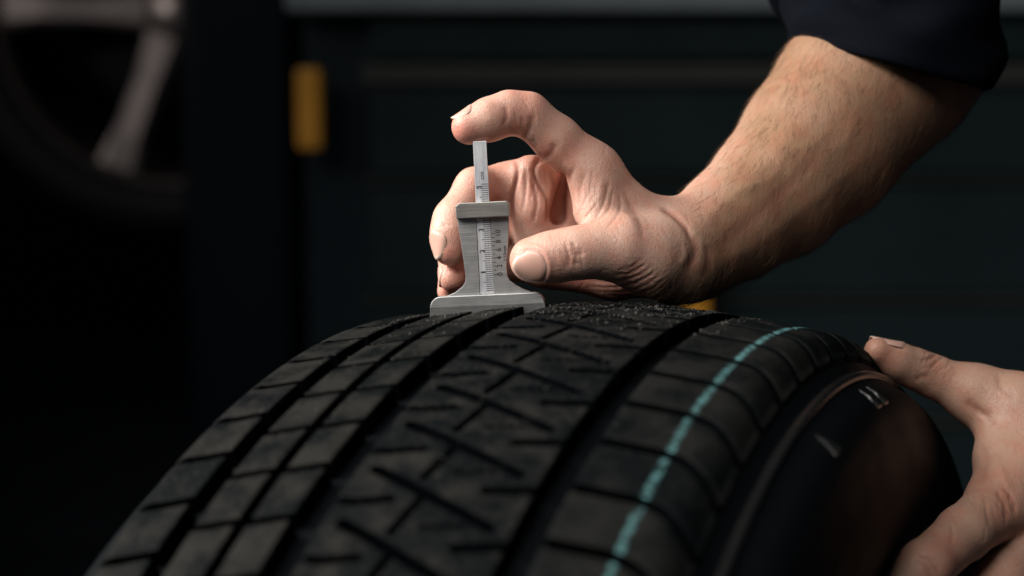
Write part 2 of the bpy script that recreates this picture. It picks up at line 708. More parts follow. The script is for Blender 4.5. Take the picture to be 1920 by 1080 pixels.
def centre_rib():
    u0, u1 = -0.0232, 0.0440
    nu, nt_ = 84, 34
    us = np.concatenate([[u0, u0 + .00008, u0 + .00025], np.linspace(u0 + .0006, u1 - .0006, nu), [u1 - .00025, u1 - .00008, u1]])
    ed = np.concatenate([[.0088, .00045, .00012], np.zeros(nu), [.00012, .00045, .0088]])
    ths = np.linspace(0, PT, nt_, endpoint=False)
    T, U = np.meshgrid(ths, us, indexing='ij')
    Y = T * TR0
    D = np.zeros_like(Y)
    P = PT * TR0

    def slot(pts, wid, depth):
        nonlocal D
        for k in range(-9, 10):
            best = None
            for (ua, ta), (ub, tb) in zip(pts[:-1], pts[1:]):
                d, t = seg_dist(U, Y, (ua, dg(ta) * TR0 - k * P), (ub, dg(tb) * TR0 - k * P))
                best = d if best is None else np.minimum(best, d)
            D = np.maximum(D, depth * np.clip((wid / 2 + 0.0004 - best) / 0.0008, 0, 1))
    slot([(-.0155, 20.85), (-.004, 21.6), (.010, 22.6), (.036, 24.3)], 0.0031, 0.0075)
    slot([(.0080, 22.6), (.0038, 25.5)], 0.0021, 0.0060)
    slot([(.013, 24.9), (.027, 24.4)], 0.0010, 0.0025)
    slot([(-.0235, 23.65), (-.0135, 23.5), (-.003, 23.1)], 0.0026, 0.005)
    slot([(.028, 26.05), (.045, 25.35)], 0.0026, 0.005)
    D = np.maximum(D, ed[None])
    V0 = []
    for k in range(NP):
        V0.append(tpoint(U, T + k * PT, D))
    V = np.concatenate(V0, 0)
    n, mcol = V.shape[:2]
    idx = np.arange(n * mcol).reshape(n, mcol)
    nx = np.roll(idx, -1, 0)
    Fq = np.stack([idx[:, :-1], nx[:, :-1], nx[:, 1:], idx[:, 1:]], -1).reshape(-1, 4)
    o = mesh_obj('centre_rib', V.reshape(-1, 3), Fq, MAT_RUB, tyre, matrix=UP)
    o.data.materials.append(MAT_RUB_SHADE)
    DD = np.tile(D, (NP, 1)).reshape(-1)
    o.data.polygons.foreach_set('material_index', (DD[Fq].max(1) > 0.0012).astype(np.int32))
    return o


centre_rib()

# thin raised ring and radial marks on the sidewall
th = np.linspace(0, 2 * np.pi, 320, endpoint=False)
MAT_RING = simple('sidewall_gloss', (0.016, 0.0155, 0.015), 0.27, 0, 0.2, 60, 0.1, 500)


def ring(name, vc, wid, h):
    s = np.array([(-1, -.3), (-.6, .75), (0, 1), (.6, .75), (1, -.3)])
    V = np.concatenate([tpoint(np.full(320, vc + a * wid / 2), th, -h * b)[:, None] for a, b in s], 1)
    idx = np.arange(320 * 5).reshape(320, 5)
    nx = np.roll(idx, -1, 0)
    Fq = np.stack([idx[:, :-1], nx[:, :-1], nx[:, 1:], idx[:, 1:]], -1).reshape(-1, 4)
    return mesh_obj(name, V.reshape(-1, 3), Fq, MAT_RING, tyre, matrix=UP)


ring('sidewall_ring', 0.1150, 0.0052, 0.0016)


def mark_mesh():
    v0, v1 = 0.1215, 0.1320
    w0, w1 = 0.0003, 0.0085
    pts = []
    for v, wd, h in ((v0, w0, 0.0002), ((v0 + v1) / 2, (w0 + w1) / 2, 0.0006), (v1, w1, 0.0007), (v1 + .0012, w1, -0.0004)):
        for sgn in (-1, -.8, 0, .8, 1):
            pts.append(tpoint(np.array(v), np.array(sgn * wd / 2 / 0.33), -h if abs(sgn) < 1 else 0.0004))
    V = np.array(pts)
    idx = np.arange(20).reshape(4, 5)
    Fq = np.stack([idx[:-1, :-1], idx[:-1, 1:], idx[1:, 1:], idx[1:, :-1]], -1).reshape(-1, 4)
    me = bpy.data.meshes.new('sidewall_mark')
    me.from_pydata(V.tolist(), [], Fq.tolist())
    me.update()
    me.materials.append(MAT_RING)
    return me


mk = mark_mesh()
for base in (0, 90, 180, 270):
    for a_ in (-5.2, -3.0, 9.4):
        link('sidewall_mark', mk, tyre, UP @ Matrix.Rotation(math.radians(base + a_), 4, 'X'))


# rubber crumbs and grit lying on the tread near the top
def crumbs(n=9000):
    V, Fc = [], []
    oc = np.array([(1, 0, 0), (-1, 0, 0), (0, 1, 0), (0, -1, 0), (0, 0, 1), (0, 0, -1)], float)
    of = [(0, 2, 4), (2, 1, 4), (1, 3, 4), (3, 0, 4), (2, 0, 5), (1, 2, 5), (3, 1, 5), (0, 3, 5)]
    for i in range(n):
        t = rng.normal(-3.0, 5.5)
        if rng.random() < 0.4:
            t = rng.uniform(-14, 26)
        u = rng.uniform(-0.1, 0.062)
        if math.sin(u * 310 + 1.3 * t) + math.sin(u * 170 - 2.1 * t + 1.0) + 0.9 * math.sin(u * 720 + 3.7 * t) < rng.uniform(-1.2, 1.6):
            continue
        if any(lo < u < hi for lo, hi in ((-.0842, -.0743), (-.0578, -.0523), (-.0364, -.023), (.0438, .0547))):
            continue
        s = rng.lognormal(math.log(0.00023 if abs(t + 3) < 7 else 0.00015), 0.55)
        s = min(s, 0.0009)
        c = tpoint(np.array(vofu(u)), np.array(dg(t)), -s * 0.4)
        M = np.array(Matrix.Rotation(rng.uniform(0, 6.3), 3, Vector(rng.normal(size=3)).normalized()))
        sc3 = np.array([rng.uniform(.6, 1.9), rng.uniform(.5, 1.1), rng.uniform(.5, 1.1)])
        P = (oc * rng.uniform(.6, 1.2, (6, 1)) * sc3 * s) @ M.T + c
        k = len(V)
        V.extend(P.tolist())
        Fc.extend([(a + k, b + k, c_ + k) for a, b, c_ in of])
    m = simple('grit', (0.05, 0.047, 0.042), 0.9, 0, 0.5, 300)
    return tag(mesh_obj('grit', V, Fc, m, tyre, smooth=False, matrix=UP), kind='stuff')


crumbs()


def tyre_world(v, thdeg, depth=0.0):
    p = tpoint(np.array(v), np.array(math.radians(thdeg)), depth)
    return np.array(MT @ Vector(p))


# ------------------------------------------------------------------ tread depth gauge
GD = 0.7515
GPX = GD / FPX                      # metres per photo pixel at the gauge
ROT = math.radians(2.8)
g_org = W(915, 574.5, GD)
MG = Matrix.Translation(Vector(g_org)) @ Matrix.Rotation(-PITCH * 0.55, 4, 'X') @ Matrix.Rotation(math.radians(-4), 4, 'Z') @ Matrix.Rotation(-ROT, 4, 'Y')
gauge = empty('tread_depth_gauge')
gauge.matrix_world = MG
tag(gauge, 'small brushed steel tread depth gauge with sliding scale, standing on the tyre', 'gauge')
MAT_ST = steel_mat('brushed_steel', (0.47, 0.475, 0.47), 0.36, 0)
MAT_ST2 = steel_mat('steel_clamp', (0.36, 0.345, 0.32), 0.38, 0)
MAT_SL = steel_mat('slider_steel', (0.86, 0.88, 0.92), 0.42, 2)
MAT_INK = simple('black_ink', (0.02, 0.02, 0.022), 0.6)
cr, sr = math.cos(ROT), math.sin(ROT)


def G(px, py):
    """photo pixel -> gauge-local x,z (metres)"""
    dx, dz = (px - 915) * GPX, (574.5 - py) * GPX
    return (dx * cr + dz * sr, -dx * sr + dz * cr)


k_ = GPX


def gp(*a):
    return [(x * k_, z * k_) for x, z in a]


# foot bar: flat underside, rounded upper corners
hw, hh, rad = 107, 23, 20
pts = [(-hw, 0), (hw, 0), (hw, 4)]
for i in range(7):
    t = i / 6 * math.pi / 2
    pts.append((hw - rad + rad * math.cos(t), hh - rad + rad * math.sin(t)))
for i in range(7):
    t = math.pi / 2 + i / 6 * math.pi / 2
    pts.append((-hw + rad + rad * math.cos(t), hh - rad + rad * math.sin(t)))
pts.append((-hw, 4))
prism('foot', gp(*pts), -0.0040, 0.0040, MAT_ST, gauge, 0.0003)
# body plate with waisted sides
lft = [(-49, 168), (-45, 128), (-41, 87), (-38.5, 58), (-40, 48), (-46, 39), (-60, 29), (-80, 21.5)]
rgt = [(48, 168), (44, 120), (38.5, 75), (39.5, 56), (43, 47), (55, 37), (70, 28.5), (88, 21.5)]
sl = 12.9
# back sheet and two front cheeks that leave the slider channel open
prism('back_plate', gp(*(lft + rgt[::-1])), 0.0006, 0.0018, MAT_ST, gauge, 0.00012)
prism('front_plate', gp(*(lft + [(-sl - .6, 21.5), (-sl - .6, 168)])), -0.0013, 0.0005, MAT_ST, gauge, 0.00014)
prism('front_plate', gp(*([(sl + .6, 168), (sl + .6, 21.5)] + rgt[::-1])), -0.0013, 0.0005, MAT_ST, gauge, 0.00014)
# clamp bar at the top
prism('clamp_bar', gp((-50, 167), (50, 167), (50, 191), (45, 196), (-43, 196), (-50, 190)), -0.0044, 0.0030, MAT_ST2, gauge, 0.00035)
# slider
prism('slider', gp((-sl, 23.5), (sl, 23.5), (sl - .4, 309), (-sl + .4, 309)), -0.0011, 0.0003, MAT_SL, gauge, 0.00012)
# push pad on top of the slider, under the fingertip
# engraved scale
FY = -0.00118


def ticks():
    V, Fc = [], []

    def q(x0, x1, z, wd, y):
        k = len(V)
        V.extend([(x0 * k_, y, (z - wd / 2) * k_), (x1 * k_, y, (z - wd / 2) * k_), (x1 * k_, y, (z + wd / 2) * k_), (x0 * k_, y, (z + wd / 2) * k_)])
        Fc.append((k, k + 1, k + 2, k + 3))
    z0 = 26
    cm = 39.8
    for i in range(0, 52):
        z = z0 + i * cm / 10
        if z < 26.5 or 166 < z < 197:
            continue
        ln = 13 if i % 5 else 17
        if i % 10 == 0:
            ln = 21
        q(sl - 1 - ln, sl - 0.6, z, 1.0, FY)
    for i in range(11):
        z = 60 + i * 7.62
        q(sl + 1.2, sl + (9 if i % 2 == 0 else 6), z, 1.1, FY - 0.0002)
    return mesh_obj('scale_mark', V, Fc, MAT_INK, gauge, smooth=False)


tag(ticks(), kind='stuff')


def text(body, size, x, z, y, bold=0.0):
    cu = bpy.data.curves.new('lettering', 'FONT')
    cu.body = body
    cu.size = size * k_
    cu.align_x = 'CENTER'
    cu.align_y = 'CENTER'
    cu.offset = bold
    cu.resolution_u = 3
    to = bpy.data.objects.new('t', cu)
    COL.objects.link(to)
    dgp = bpy.context.evaluated_depsgraph_get()
    me = bpy.data.meshes.new_from_object(to.evaluated_get(dgp))
    bpy.data.objects.remove(to)
    me.materials.clear()
    me.materials.append(MAT_INK)
    # text reads upwards, facing the viewer (-y)
    M = Matrix.Translation((x * k_, y, z * k_)) @ Matrix.Rotation(math.pi / 2, 4, 'X') @ Matrix.Rotation(math.pi / 2, 4, 'Z')
    return link('lettering', me, gauge, M)


for s, z in (('1', 26 + 39.8), ('2', 26 + 2 * 39.8), ('3', 26 + 3 * 39.8), ('5', 26 + 5 * 39.8)):
    text(s, 13, -5, z - 1.5, FY - 0.00005, 0.00002)
text('cm', 12.5, 1.0, 245, FY - 0.00005)
for i, s in enumerate(('0', '2', '4', '6', '8', '10')):
    text(s, 13, sl + 13.5, 60 + i * 15.24, FY - 0.0002, 0.00003)
text('1/10mm', 9, sl + 24.5, 98, FY - 0.0002, 0.00003)


# ------------------------------------------------------------------ person: implicit surfaces
def cap_sdf(P, a, b, ra, rb):
    ab = b - a
    L2 = max(float(ab @ ab), 1e-12)
    pa = P - a
    t = np.clip((pa @ ab) / L2, 0, 1)
    q = pa - t[:, None] * ab
    return np.sqrt(np.einsum('ij,ij->i', q, q)) - (ra + t * (rb - ra))


def smin(a, b, k):
    h = np.maximum(k - np.abs(a - b), 0) / k
    return np.minimum(a, b) - h * h * k * 0.25


def smax(a, b, k):
    return -smin(-a, -b, k)


class Chain:
    def __init__(self, pts, k=0.004):
        """pts: (px, py, depth, radius px)"""
        self.c = [W(p[0], p[1], p[2]).astype(np.float32) for p in pts]
        self.r = [p[3] * p[2] / FPX for p in pts]
        self.k = k

    def sdf(self, P):
        d = None
        if len(self.c) == 1:
            return np.linalg.norm(P - self.c[0], axis=1) - self.r[0]
        for i in range(len(self.c) - 1):
            e = cap_sdf(P, self.c[i], self.c[i + 1], self.r[i], self.r[i + 1])
            d = e if d is None else smin(d, e, self.k)
        return d


class Body:
    """core chains are blended together; each finger is blended to the core only"""

    def __init__(self, core, fingers, kc=0.009, kf=0.009, kx=0.0016, cuts=()):
        self.core, self.fingers, self.kc, self.kf, self.kx, self.cuts = core, fingers, kc, kf, kx, cuts

    def sdf(self, P):
        c = None
        for ch in self.core:
            e = ch.sdf(P)
            c = e if c is None else smin(c, e, self.kc)
        out = c
        for ch in self.fingers:
            f = smin(c, ch.sdf(P), self.kf)
            out = smin(out, f, self.kx)
        for ch, k in self.cuts:
            out = smax(out, -ch.sdf(P), k)
        return out

    def bounds(self):
        lo, hi = [], []
        for ch in self.core + self.fingers:
            for c, r in zip(ch.c, ch.r):
                lo.append(c - r)
                hi.append(c + r)
        return np.min(lo, 0) - 0.006, np.max(hi, 0) + 0.006


def surface(body, h=0.0011, B=12):
    lo, hi = body.bounds()
    nb = np.ceil((hi - lo) / (h * B)).astype(int)
    n = nb * B + 1
    vals = np.full(n, 1.0, np.float32)
    bi = np.stack(np.meshgrid(*[np.arange(k) for k in nb], indexing='ij'), -1).reshape(-1, 3)
    cen = (lo + (bi + 0.5) * B * h).astype(np.float32)
    dc = body.sdf(cen)
    rad = B * h * 0.5 * math.sqrt(3) * 1.15 + 0.002
    for b0 in bi[dc <= -rad]:
        vals[b0[0] * B:b0[0] * B + B + 1, b0[1] * B:b0[1] * B + B + 1, b0[2] * B:b0[2] * B + B + 1] = -1
    act = bi[np.abs(dc) < rad]
    g = np.stack(np.meshgrid(*[np.arange(B + 1)] * 3, indexing='ij'), -1).reshape(-1, 3)
    for s in range(0, len(act), 160):
        a = act[s:s + 160]
        idx = (a[:, None, :] * B + g[None]).reshape(-1, 3)
        v = body.sdf((lo + idx * h).astype(np.float32)).astype(np.float32)
        vals[idx[:, 0], idx[:, 1], idx[:, 2]] = v
    # naive surface nets
    ins = vals < 0
    X, Y, Z = vals.shape
    cnt = np.zeros((X - 1, Y - 1, Z - 1), np.uint8)
    for dx in (0, 1):
        for dy in (0, 1):
            for dz in (0, 1):
                cnt += ins[dx:X - 1 + dx, dy:Y - 1 + dy, dz:Z - 1 + dz]
    cells = np.argwhere((cnt > 0) & (cnt < 8))
    vid = np.full(cnt.shape, -1, np.int32)
    vid[cells[:, 0], cells[:, 1], cells[:, 2]] = np.arange(len(cells))
    acc = np.zeros((len(cells), 3))
    num = np.zeros(len(cells))
    cor = [(0, 0, 0), (1, 0, 0), (0, 1, 0), (1, 1, 0), (0, 0, 1), (1, 0, 1), (0, 1, 1), (1, 1, 1)]
    for i, a in enumerate(cor):
        for j, b in enumerate(cor):
            if j <= i or sum(abs(a[t] - b[t]) for t in range(3)) != 1:
                continue
            va_ = vals[cells[:, 0] + a[0], cells[:, 1] + a[1], cells[:, 2] + a[2]]
            vb_ = vals[cells[:, 0] + b[0], cells[:, 1] + b[1], cells[:, 2] + b[2]]
            m = (va_ < 0) != (vb_ < 0)
            t = np.where(m, va_ / (va_ - vb_ + 1e-20), 0)
            pnt = np.array(a)[None] + t[:, None] * (np.array(b) - np.array(a))[None]
            acc[m] += pnt[m]
            num[m] += 1
    V = lo + (cells + acc / num[:, None]) * h
    faces = []
    for ax in range(3):
        a1, a2 = (ax + 1) % 3, (ax + 2) % 3
        sl0 = [slice(None)] * 3
        sl1 = [slice(None)] * 3
        sl0[ax] = slice(0, -1)
        sl1[ax] = slice(1, None)
        A, Bb = ins[tuple(sl0)], ins[tuple(sl1)]
        e = np.argwhere(A != Bb)
        ok = (e[:, a1] > 0) & (e[:, a2] > 0) & (e[:, a1] < vals.shape[a1] - 1) & (e[:, a2] < vals.shape[a2] - 1)
        e = e[ok]
        flip = A[e[:, 0], e[:, 1], e[:, 2]]

        def vv(d1, d2):
            c = e.copy()
            c[:, a1] -= d1
            c[:, a2] -= d2
            return vid[c[:, 0], c[:, 1], c[:, 2]]
        q = np.stack([vv(1, 1), vv(0, 1), vv(0, 0), vv(1, 0)], -1)
        q[~flip] = q[~flip][:, ::-1]
        faces.append(q)
    return V, np.concatenate(faces)


def normals_of(V, Fq):
    n = np.zeros_like(V)
    fn = np.cross(V[Fq[:, 2]] - V[Fq[:, 0]], V[Fq[:, 3]] - V[Fq[:, 1]])
    for i in range(4):
        np.add.at(n, Fq[:, i], fn)
    return n / (np.linalg.norm(n, axis=1, keepdims=True) + 1e-20)


def subdivide(V, Fq):
    me = bpy.data.meshes.new('tmp')
    me.from_pydata(V.tolist(), [], Fq.tolist())
    o = bpy.data.objects.new('tmp', me)
    COL.objects.link(o)
    sm = o.modifiers.new('s', 'SMOOTH')
    sm.iterations = 3
    sm.factor = 0.5
    sb = o.modifiers.new('b', 'SUBSURF')
    sb.levels = 1
    m2 = bpy.data.meshes.new_from_object(o.evaluated_get(bpy.context.evaluated_depsgraph_get()))
    bpy.data.objects.remove(o)
    V2 = np.empty(len(m2.vertices) * 3)
    m2.vertices.foreach_get('co', V2)
    F2 = np.empty(len(m2.loops), int)
    m2.loops.foreach_get('vertex_index', F2)
    bpy.data.meshes.remove(m2)
    return V2.reshape(-1, 3), F2.reshape(-1, 4)


def line_dist(px, py, pts):
    best = np.full(len(px), 1e9)
    tt = np.zeros(len(px))
    n = len(pts) - 1
    for i in range(n):
        d, t = seg_dist(px, py, pts[i], pts[i + 1])
        m = d < best
        best[m] = d[m]
        tt[m] = (i + t[m]) / n
    return best, tt


def spline(pts, n=5):
    P = np.array(pts, float)
    if len(P) < 3:
        return [tuple(p) for p in P]
    P = np.concatenate([[2 * P[0] - P[1]], P, [2 * P[-1] - P[-2]]])
    out = []
    for i in range(1, len(P) - 2):
        for s in range(n):
            t = s / n
            a, b, c, d = P[i - 1:i + 3]
            out.append(tuple(0.5 * (2 * b + (c - a) * t + (2 * a - 5 * b + 4 * c - d) * t * t + (3 * b - a - 3 * c + d) * t ** 3)))
    out.append(tuple(P[-2]))
    return out


def sculpt(V, Fq, strokes, tints):
    """strokes: (polyline px, width px, height mm, (dmin,dmax) or None); grooves are negative"""
    N = normals_of(V, Fq)
    px, py, d = project(V)
    view = CAMPOS - V
    view /= np.linalg.norm(view, axis=1, keepdims=True)
    face = np.clip(np.einsum('ij,ij->i', N, view) * 3, 0, 1)
    disp = np.zeros(len(V))
    dirt = np.zeros(len(V))
    for st in strokes:
        pts, wd, hh = st[:3]
        rg = st[3] if len(st) > 3 else None
        pl = spline(pts)
        bx = np.array(pl)
        m = (px > bx[:, 0].min() - 4 * wd) & (px < bx[:, 0].max() + 4 * wd) & (py > bx[:, 1].min() - 4 * wd) & (py < bx[:, 1].max() + 4 * wd)
        if rg:
            m &= (d > rg[0]) & (d < rg[1])
        ii = np.nonzero(m)[0]
        if len(ii) == 0:
            continue
        ds, t = line_dist(px[ii], py[ii], pl)
        fade = np.clip(np.minimum(t, 1 - t) * 5 + 0.25, 0, 1)
        g = np.exp(-(ds / wd) ** 2) * fade
        disp[ii] += hh * 0.001 * g * face[ii]
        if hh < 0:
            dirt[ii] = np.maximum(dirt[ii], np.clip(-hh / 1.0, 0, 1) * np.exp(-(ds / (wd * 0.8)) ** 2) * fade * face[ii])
    V = V + N * disp[:, None]
    red = np.zeros(len(V))
    for (x, y, dd, r, amt) in tints:
        c = W(x, y, dd)
        rr = r * dd / FPX
        red = np.maximum(red, amt * np.exp(-((V - c) ** 2).sum(1) / rr ** 2))
    return V, red, dirt


MAT_SKIN = skin_mat()


def skin_object(name, V, Fq, red, tan_shade, dirt, parent):
    o = mesh_obj(name, V, Fq, MAT_SKIN, parent)
    ca = o.data.color_attributes.new('tint', 'FLOAT_COLOR', 'POINT')
    c = np.ones((len(V), 4), np.float32)
    c[:, 0], c[:, 1], c[:, 2] = red, tan_shade, dirt * 0.75
    ca.data.foreach_set('color', c.reshape(-1))
    return o


person = empty('person', W(1700, 90, 0.9))
person.location = (0.35, 1.05, 0)
tag(person, 'person in dark navy top pinching the steel gauge and gripping the tyre', 'person')
PINV = Matrix.Translation(person.location).inverted()


def under_person(o):
    o.parent = person
    o.matrix_parent_inverse = PINV
    return o


# ---- right arm and hand
R_core = [
    Chain([(1722, 95, .862, 128), (1682, 122, .858, 149), (1606, 182, .846, 149), (1534, 274, .830, 140), (1456, 357, .812, 118), (1376, 419, .794, 98), (1306, 463, .780, 84), (1262, 476, .770, 76)], 0.01),
    Chain([(1264, 472, .775, 74), (1168, 398, .772, 52), (1110, 322, .768, 47)]),      # index metacarpal
    Chain([(1275, 474, .780, 70), (1150, 402, .788, 53), (1015, 350, .790, 42)]),
    Chain([(1278, 477, .785, 68), (1150, 450, .796, 50), (1012, 415, .797, 42)]),
    Chain([(1280, 482, .785, 66), (1150, 510, .796, 48), (1028, 495, .797, 40)]),      # little-finger side
    Chain([(995, 325, .780, 30), (1002, 390, .782, 36), (1010, 460, .786, 38)]),       # pads below the fingers
    Chain([(1264, 495, .765, 66), (1215, 483, .755, 62), (1170, 468, .749, 54)]),      # thenar
    Chain([(1115, 335, .765, 38), (1112, 395, .760, 30), (1150, 450, .753, 34)]),      # first web
]
R_fing = [
    Chain([(1110, 322, .768, 47), (1045, 262, .762, 44), (990, 215, .757, 41), (955, 211, .755, 40), (918, 224, .753, 40), (880, 238, .7515, 34)], .003),
    Chain([(1015, 350, .790, 42), (950, 346, .788, 39), (890, 352, .780, 36), (851, 412, .770, 37), (845, 440, .767, 36), (843, 468, .765, 31)], .004),
    Chain([(1012, 415, .797, 40), (950, 415, .802, 38), (900, 425, .800, 36), (856, 480, .783, 32), (849, 520, .773, 28)], .004),
    Chain([(1028, 495, .797, 38), (960, 492, .804, 33), (900, 490, .804, 30), (852, 530, .790, 27), (843, 545, .782, 24)], .004),
    Chain([(1215, 485, .755, 60), (1160, 468, .748, 51), (1110, 471, .744, 48), (1075, 475, .7425, 47), (1035, 482, .7425, 46), (998, 487, .7435, 43)], .004),
]
R_body = Body(R_core, R_fing, cuts=[(Chain([(x_, y_, .757, r0_), (x_ - 2, y_, .788, r1_)]), .006) for x_, y_, r0_, r1_ in ((1058, 330, 1, 3), (1056, 350, 2.5, 6), (1053, 370, 4, 9), (1049, 390, 5.5, 11), (1046, 408, 7, 12))])
V, Fq = surface(R_body, 0.0012)
V, Fq = subdivide(V, Fq)
R_strokes = [
    # index finger joint folds
    ([(946, 200), (950, 218), (944, 238)], 5, -0.5, (.70, .775)),
    ([(998, 216), (994, 240), (978, 262)], 6, -0.7, (.70, .775)),
    ([(1042, 268), (1030, 290), (1000, 306)], 7, -0.7, (.70, .785)),
    ([(905, 200), (925, 190), (950, 185)], 9, 0.25),
    # palm folds behind the thumb
    ([(1012, 293), (1001, 327), (1027, 378), (1025, 417)], 4, -0.9),
    ([(1031, 320), (1040, 350), (1036, 385)], 5, -0.6),
    ([(997, 335), (1006, 378), (1000, 415)], 4, -0.6),
    ([(984, 320), (985, 360), (978, 400)], 4, -0.45),
    ([(967, 294), (969, 332), (959, 378), (962, 420)], 4, -1.2),
    # web folds and tendons
    ([(1078, 310), (1065, 340), (1057, 378), (1059, 425)], 5, -0.6),
    ([(1112, 319), (1104, 361), (1078, 412)], 3.0, -0.24),
    ([(1142, 340), (1133, 378), (1112, 417)], 3, -0.42),
    ([(1150, 353), (1142, 391), (1121, 412)], 2.6, -0.35),
    ([(1121, 378), (1095, 412)], 2.6, -0.35),
    ([(1128, 335), (1122, 372), (1096, 408)], 6, 0.35),
    ([(1098, 322), (1088, 352), (1084, 392)], 5, -0.4),
    ([(1160, 365), (1162, 395), (1140, 425)], 3, -0.3),
    ([(1140, 330), (1165, 375), (1190, 430)], 9, 0.3),
    ([(1172, 365), (1197, 410), (1207, 450)], 5, -0.25),
    # thumb joint wrinkles
    ([(1072, 452), (1080, 470), (1078, 505)], 4, -0.45),
    ([(1060, 458), (1066, 480), (1062, 505)], 3.5, -0.30),
    ([(1090, 462), (1088, 482), (1094, 503)], 3.5, -0.35),
    ([(1068, 470), (1082, 478), (1100, 472)], 3, -0.25),
    ([(1050, 470), (1070, 490), (1090, 496)], 3, -0.22),
    # fan of folds at the base of the thumb
    ([(1108, 527), (1150, 529), (1195, 517), (1222, 499)], 3.0, -0.30),
    ([(1104, 537), (1150, 539), (1200, 527), (1232, 505)], 2.8, -0.32),
    ([(1116, 546), (1165, 548), (1208, 536), (1240, 513)], 3.0, -0.24),
    ([(1135, 553), (1175, 555), (1220, 543), (1247, 521)], 2.6, -0.3),
    ([(1155, 560), (1190, 561), (1228, 551), (1255, 530)], 3.0, -0.26),
    ([(1150, 517), (1185, 511), (1212, 494)], 3.0, -0.3),
    ([(1165, 505), (1190, 497), (1208, 482)], 3.0, -0.2),
    # wrist folds
    ([(1238, 388), (1262, 402), (1285, 425), (1298, 450)], 6, -1.2),
    ([(1298, 440), (1305, 470), (1292, 505)], 8, -0.9),
    ([(1275, 440), (1285, 470), (1278, 500)], 8, 0.6),
    ([(1325, 455), (1330, 490), (1318, 525)], 9, -0.6),
    # tendons and veins along the forearm
    ([(1300, 430), (1370, 370), (1440, 310), (1500, 230)], 18, 0.6),
    ([(1330, 480), (1400, 420), (1480, 350), (1570, 260)], 16, -0.55),
    ([(1345, 500), (1430, 450), (1530, 370), (1640, 280)], 14, 0.4),
    ([(1365, 360), (1410, 350), (1450, 330), (1475, 290), (1520, 270)], 9, 0.25),
    ([(1520, 330), (1545, 290), (1590, 260), (1600, 210)], 10, 0.2),
]
R_tints = [(860, 245, .75, 45, .9), (980, 190, .75, 45, .45), (840, 480, .765, 45, .9), (850, 530, .775, 40, .9), (985, 480, .74, 55, .55), (995, 365, .79, 75, .85), (1050, 290, .765, 60, .5), (930, 340, .785, 60, .6), (1070, 530, .79, 70, .8), (1080, 480, .745, 30, .35)]


def fine_creases(n, cx, cy, sx, sy, ang, length, depth, wd=1.8, seed=1):
    r_ = np.random.default_rng(seed)
    out = []
    for _ in range(n):
        x, y = r_.normal(cx, sx), r_.normal(cy, sy)
        a_ = ang + r_.normal(0, 0.35)
        l_ = length * r_.uniform(0.5, 1.3)
        bend = r_.normal(0, 0.15) * l_
        dx, dy = math.cos(a_) * l_ / 2, math.sin(a_) * l_ / 2
        out.append(([(x - dx, y - dy), (x - dy * 0.05 + bend * 0.2, y + bend), (x + dx, y + dy)], wd, -depth * r_.uniform(.5, 1.2)))
    return out


R_strokes += fine_creases(26, 1078, 480, 16, 18, 1.45, 26, 0.12, seed=1)
R_strokes += fine_creases(12, 1078, 480, 16, 18, 0.3, 22, 0.08, seed=2)
R_strokes += fine_creases(30, 1195, 520, 40, 22, -0.45, 34, 0.14, seed=3)
R_strokes += fine_creases(34, 1120, 360, 34, 45, 1.2, 34, 0.11, seed=4)
R_strokes += fine_creases(26, 1005, 365, 26, 40, 1.5, 34, 0.18, seed=5)
R_strokes += fine_creases(14, 985, 225, 16, 25, 1.4, 24, 0.2, seed=6)
R_strokes += fine_creases(22, 1290, 460, 24, 45, 1.2, 40, 0.13, seed=7)
R_strokes += fine_creases(14, 840, 430, 10, 30, 0.2, 16, 0.18, seed=8)
R_strokes += fine_creases(30, 1180, 430, 40, 40, 0.9, 30, 0.07, seed=9)
# skin fold round the thumbnail
R_strokes += [([(972, 468), (1000, 462), (1022, 474), (1031, 500), (1024, 528), (1000, 538)], 5, 0.45)]
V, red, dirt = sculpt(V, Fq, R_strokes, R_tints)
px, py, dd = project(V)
tan_shade = np.clip((px - 1230 + (py - 430) * 0.3) / 130, 0, 1)
right_arm = under_person(skin_object('right_arm', V, Fq, red, tan_shade, dirt, None))


def arm_hair(V, Fq, tan_shade, n=6500):
    N = normals_of(V, Fq)
    ii = np.nonzero(tan_shade > 0.35)[0]
    r_ = np.random.default_rng(21)
    pick = r_.choice(ii, n)
    to_wrist = W(1285, 468, .778) - W(1610, 180, .846)
    to_wrist /= np.linalg.norm(to_wrist)
    down = np.array([0.25, -0.2, -1.0])
    HV, HF = [], []
    for p in pick:
        if r_.random() > tan_shade[p]:
            continue
        nrm = N[p]
        d = to_wrist * 0.9 + down * 0.5 + r_.normal(0, 0.28, 3)
        d -= nrm * (d @ nrm)
        d /= np.linalg.norm(d)
        L = r_.uniform(0.006, 0.014)
        lift = r_.uniform(0.08, 0.26)
        curl = np.cross(nrm, d) * r_.normal(0, 0.3)
        sd = np.cross(nrm, d)
        k = len(HV)
        R = r_.uniform(0.000035, 0.00007)
        for q in range(4):
            t = q / 3
            c = V[p] - nrm * 0.0002 + d * (L * t) + nrm * (L * lift * (t - 0.55 * t * t)) + curl * L * t * t
            rr = R * (1 - 0.75 * t)
            HV += [c + sd * rr, c - sd * rr * 0.5 + nrm * rr * .87, c - sd * rr * 0.5 - nrm * rr * .87]
        for q in range(3):
            for e in range(3):
                a_, b_ = k + q * 3 + e, k + q * 3 + (e + 1) % 3
                HF.append((a_, b_, b_ + 3, a_ + 3))
    o = mesh_obj('arm_hair', np.array(HV), HF, simple('hair', (0.17, 0.10, 0.055), 0.5))
    o['kind'] = 'stuff'
    o.parent = right_arm


arm_hair(V, Fq, tan_shade)

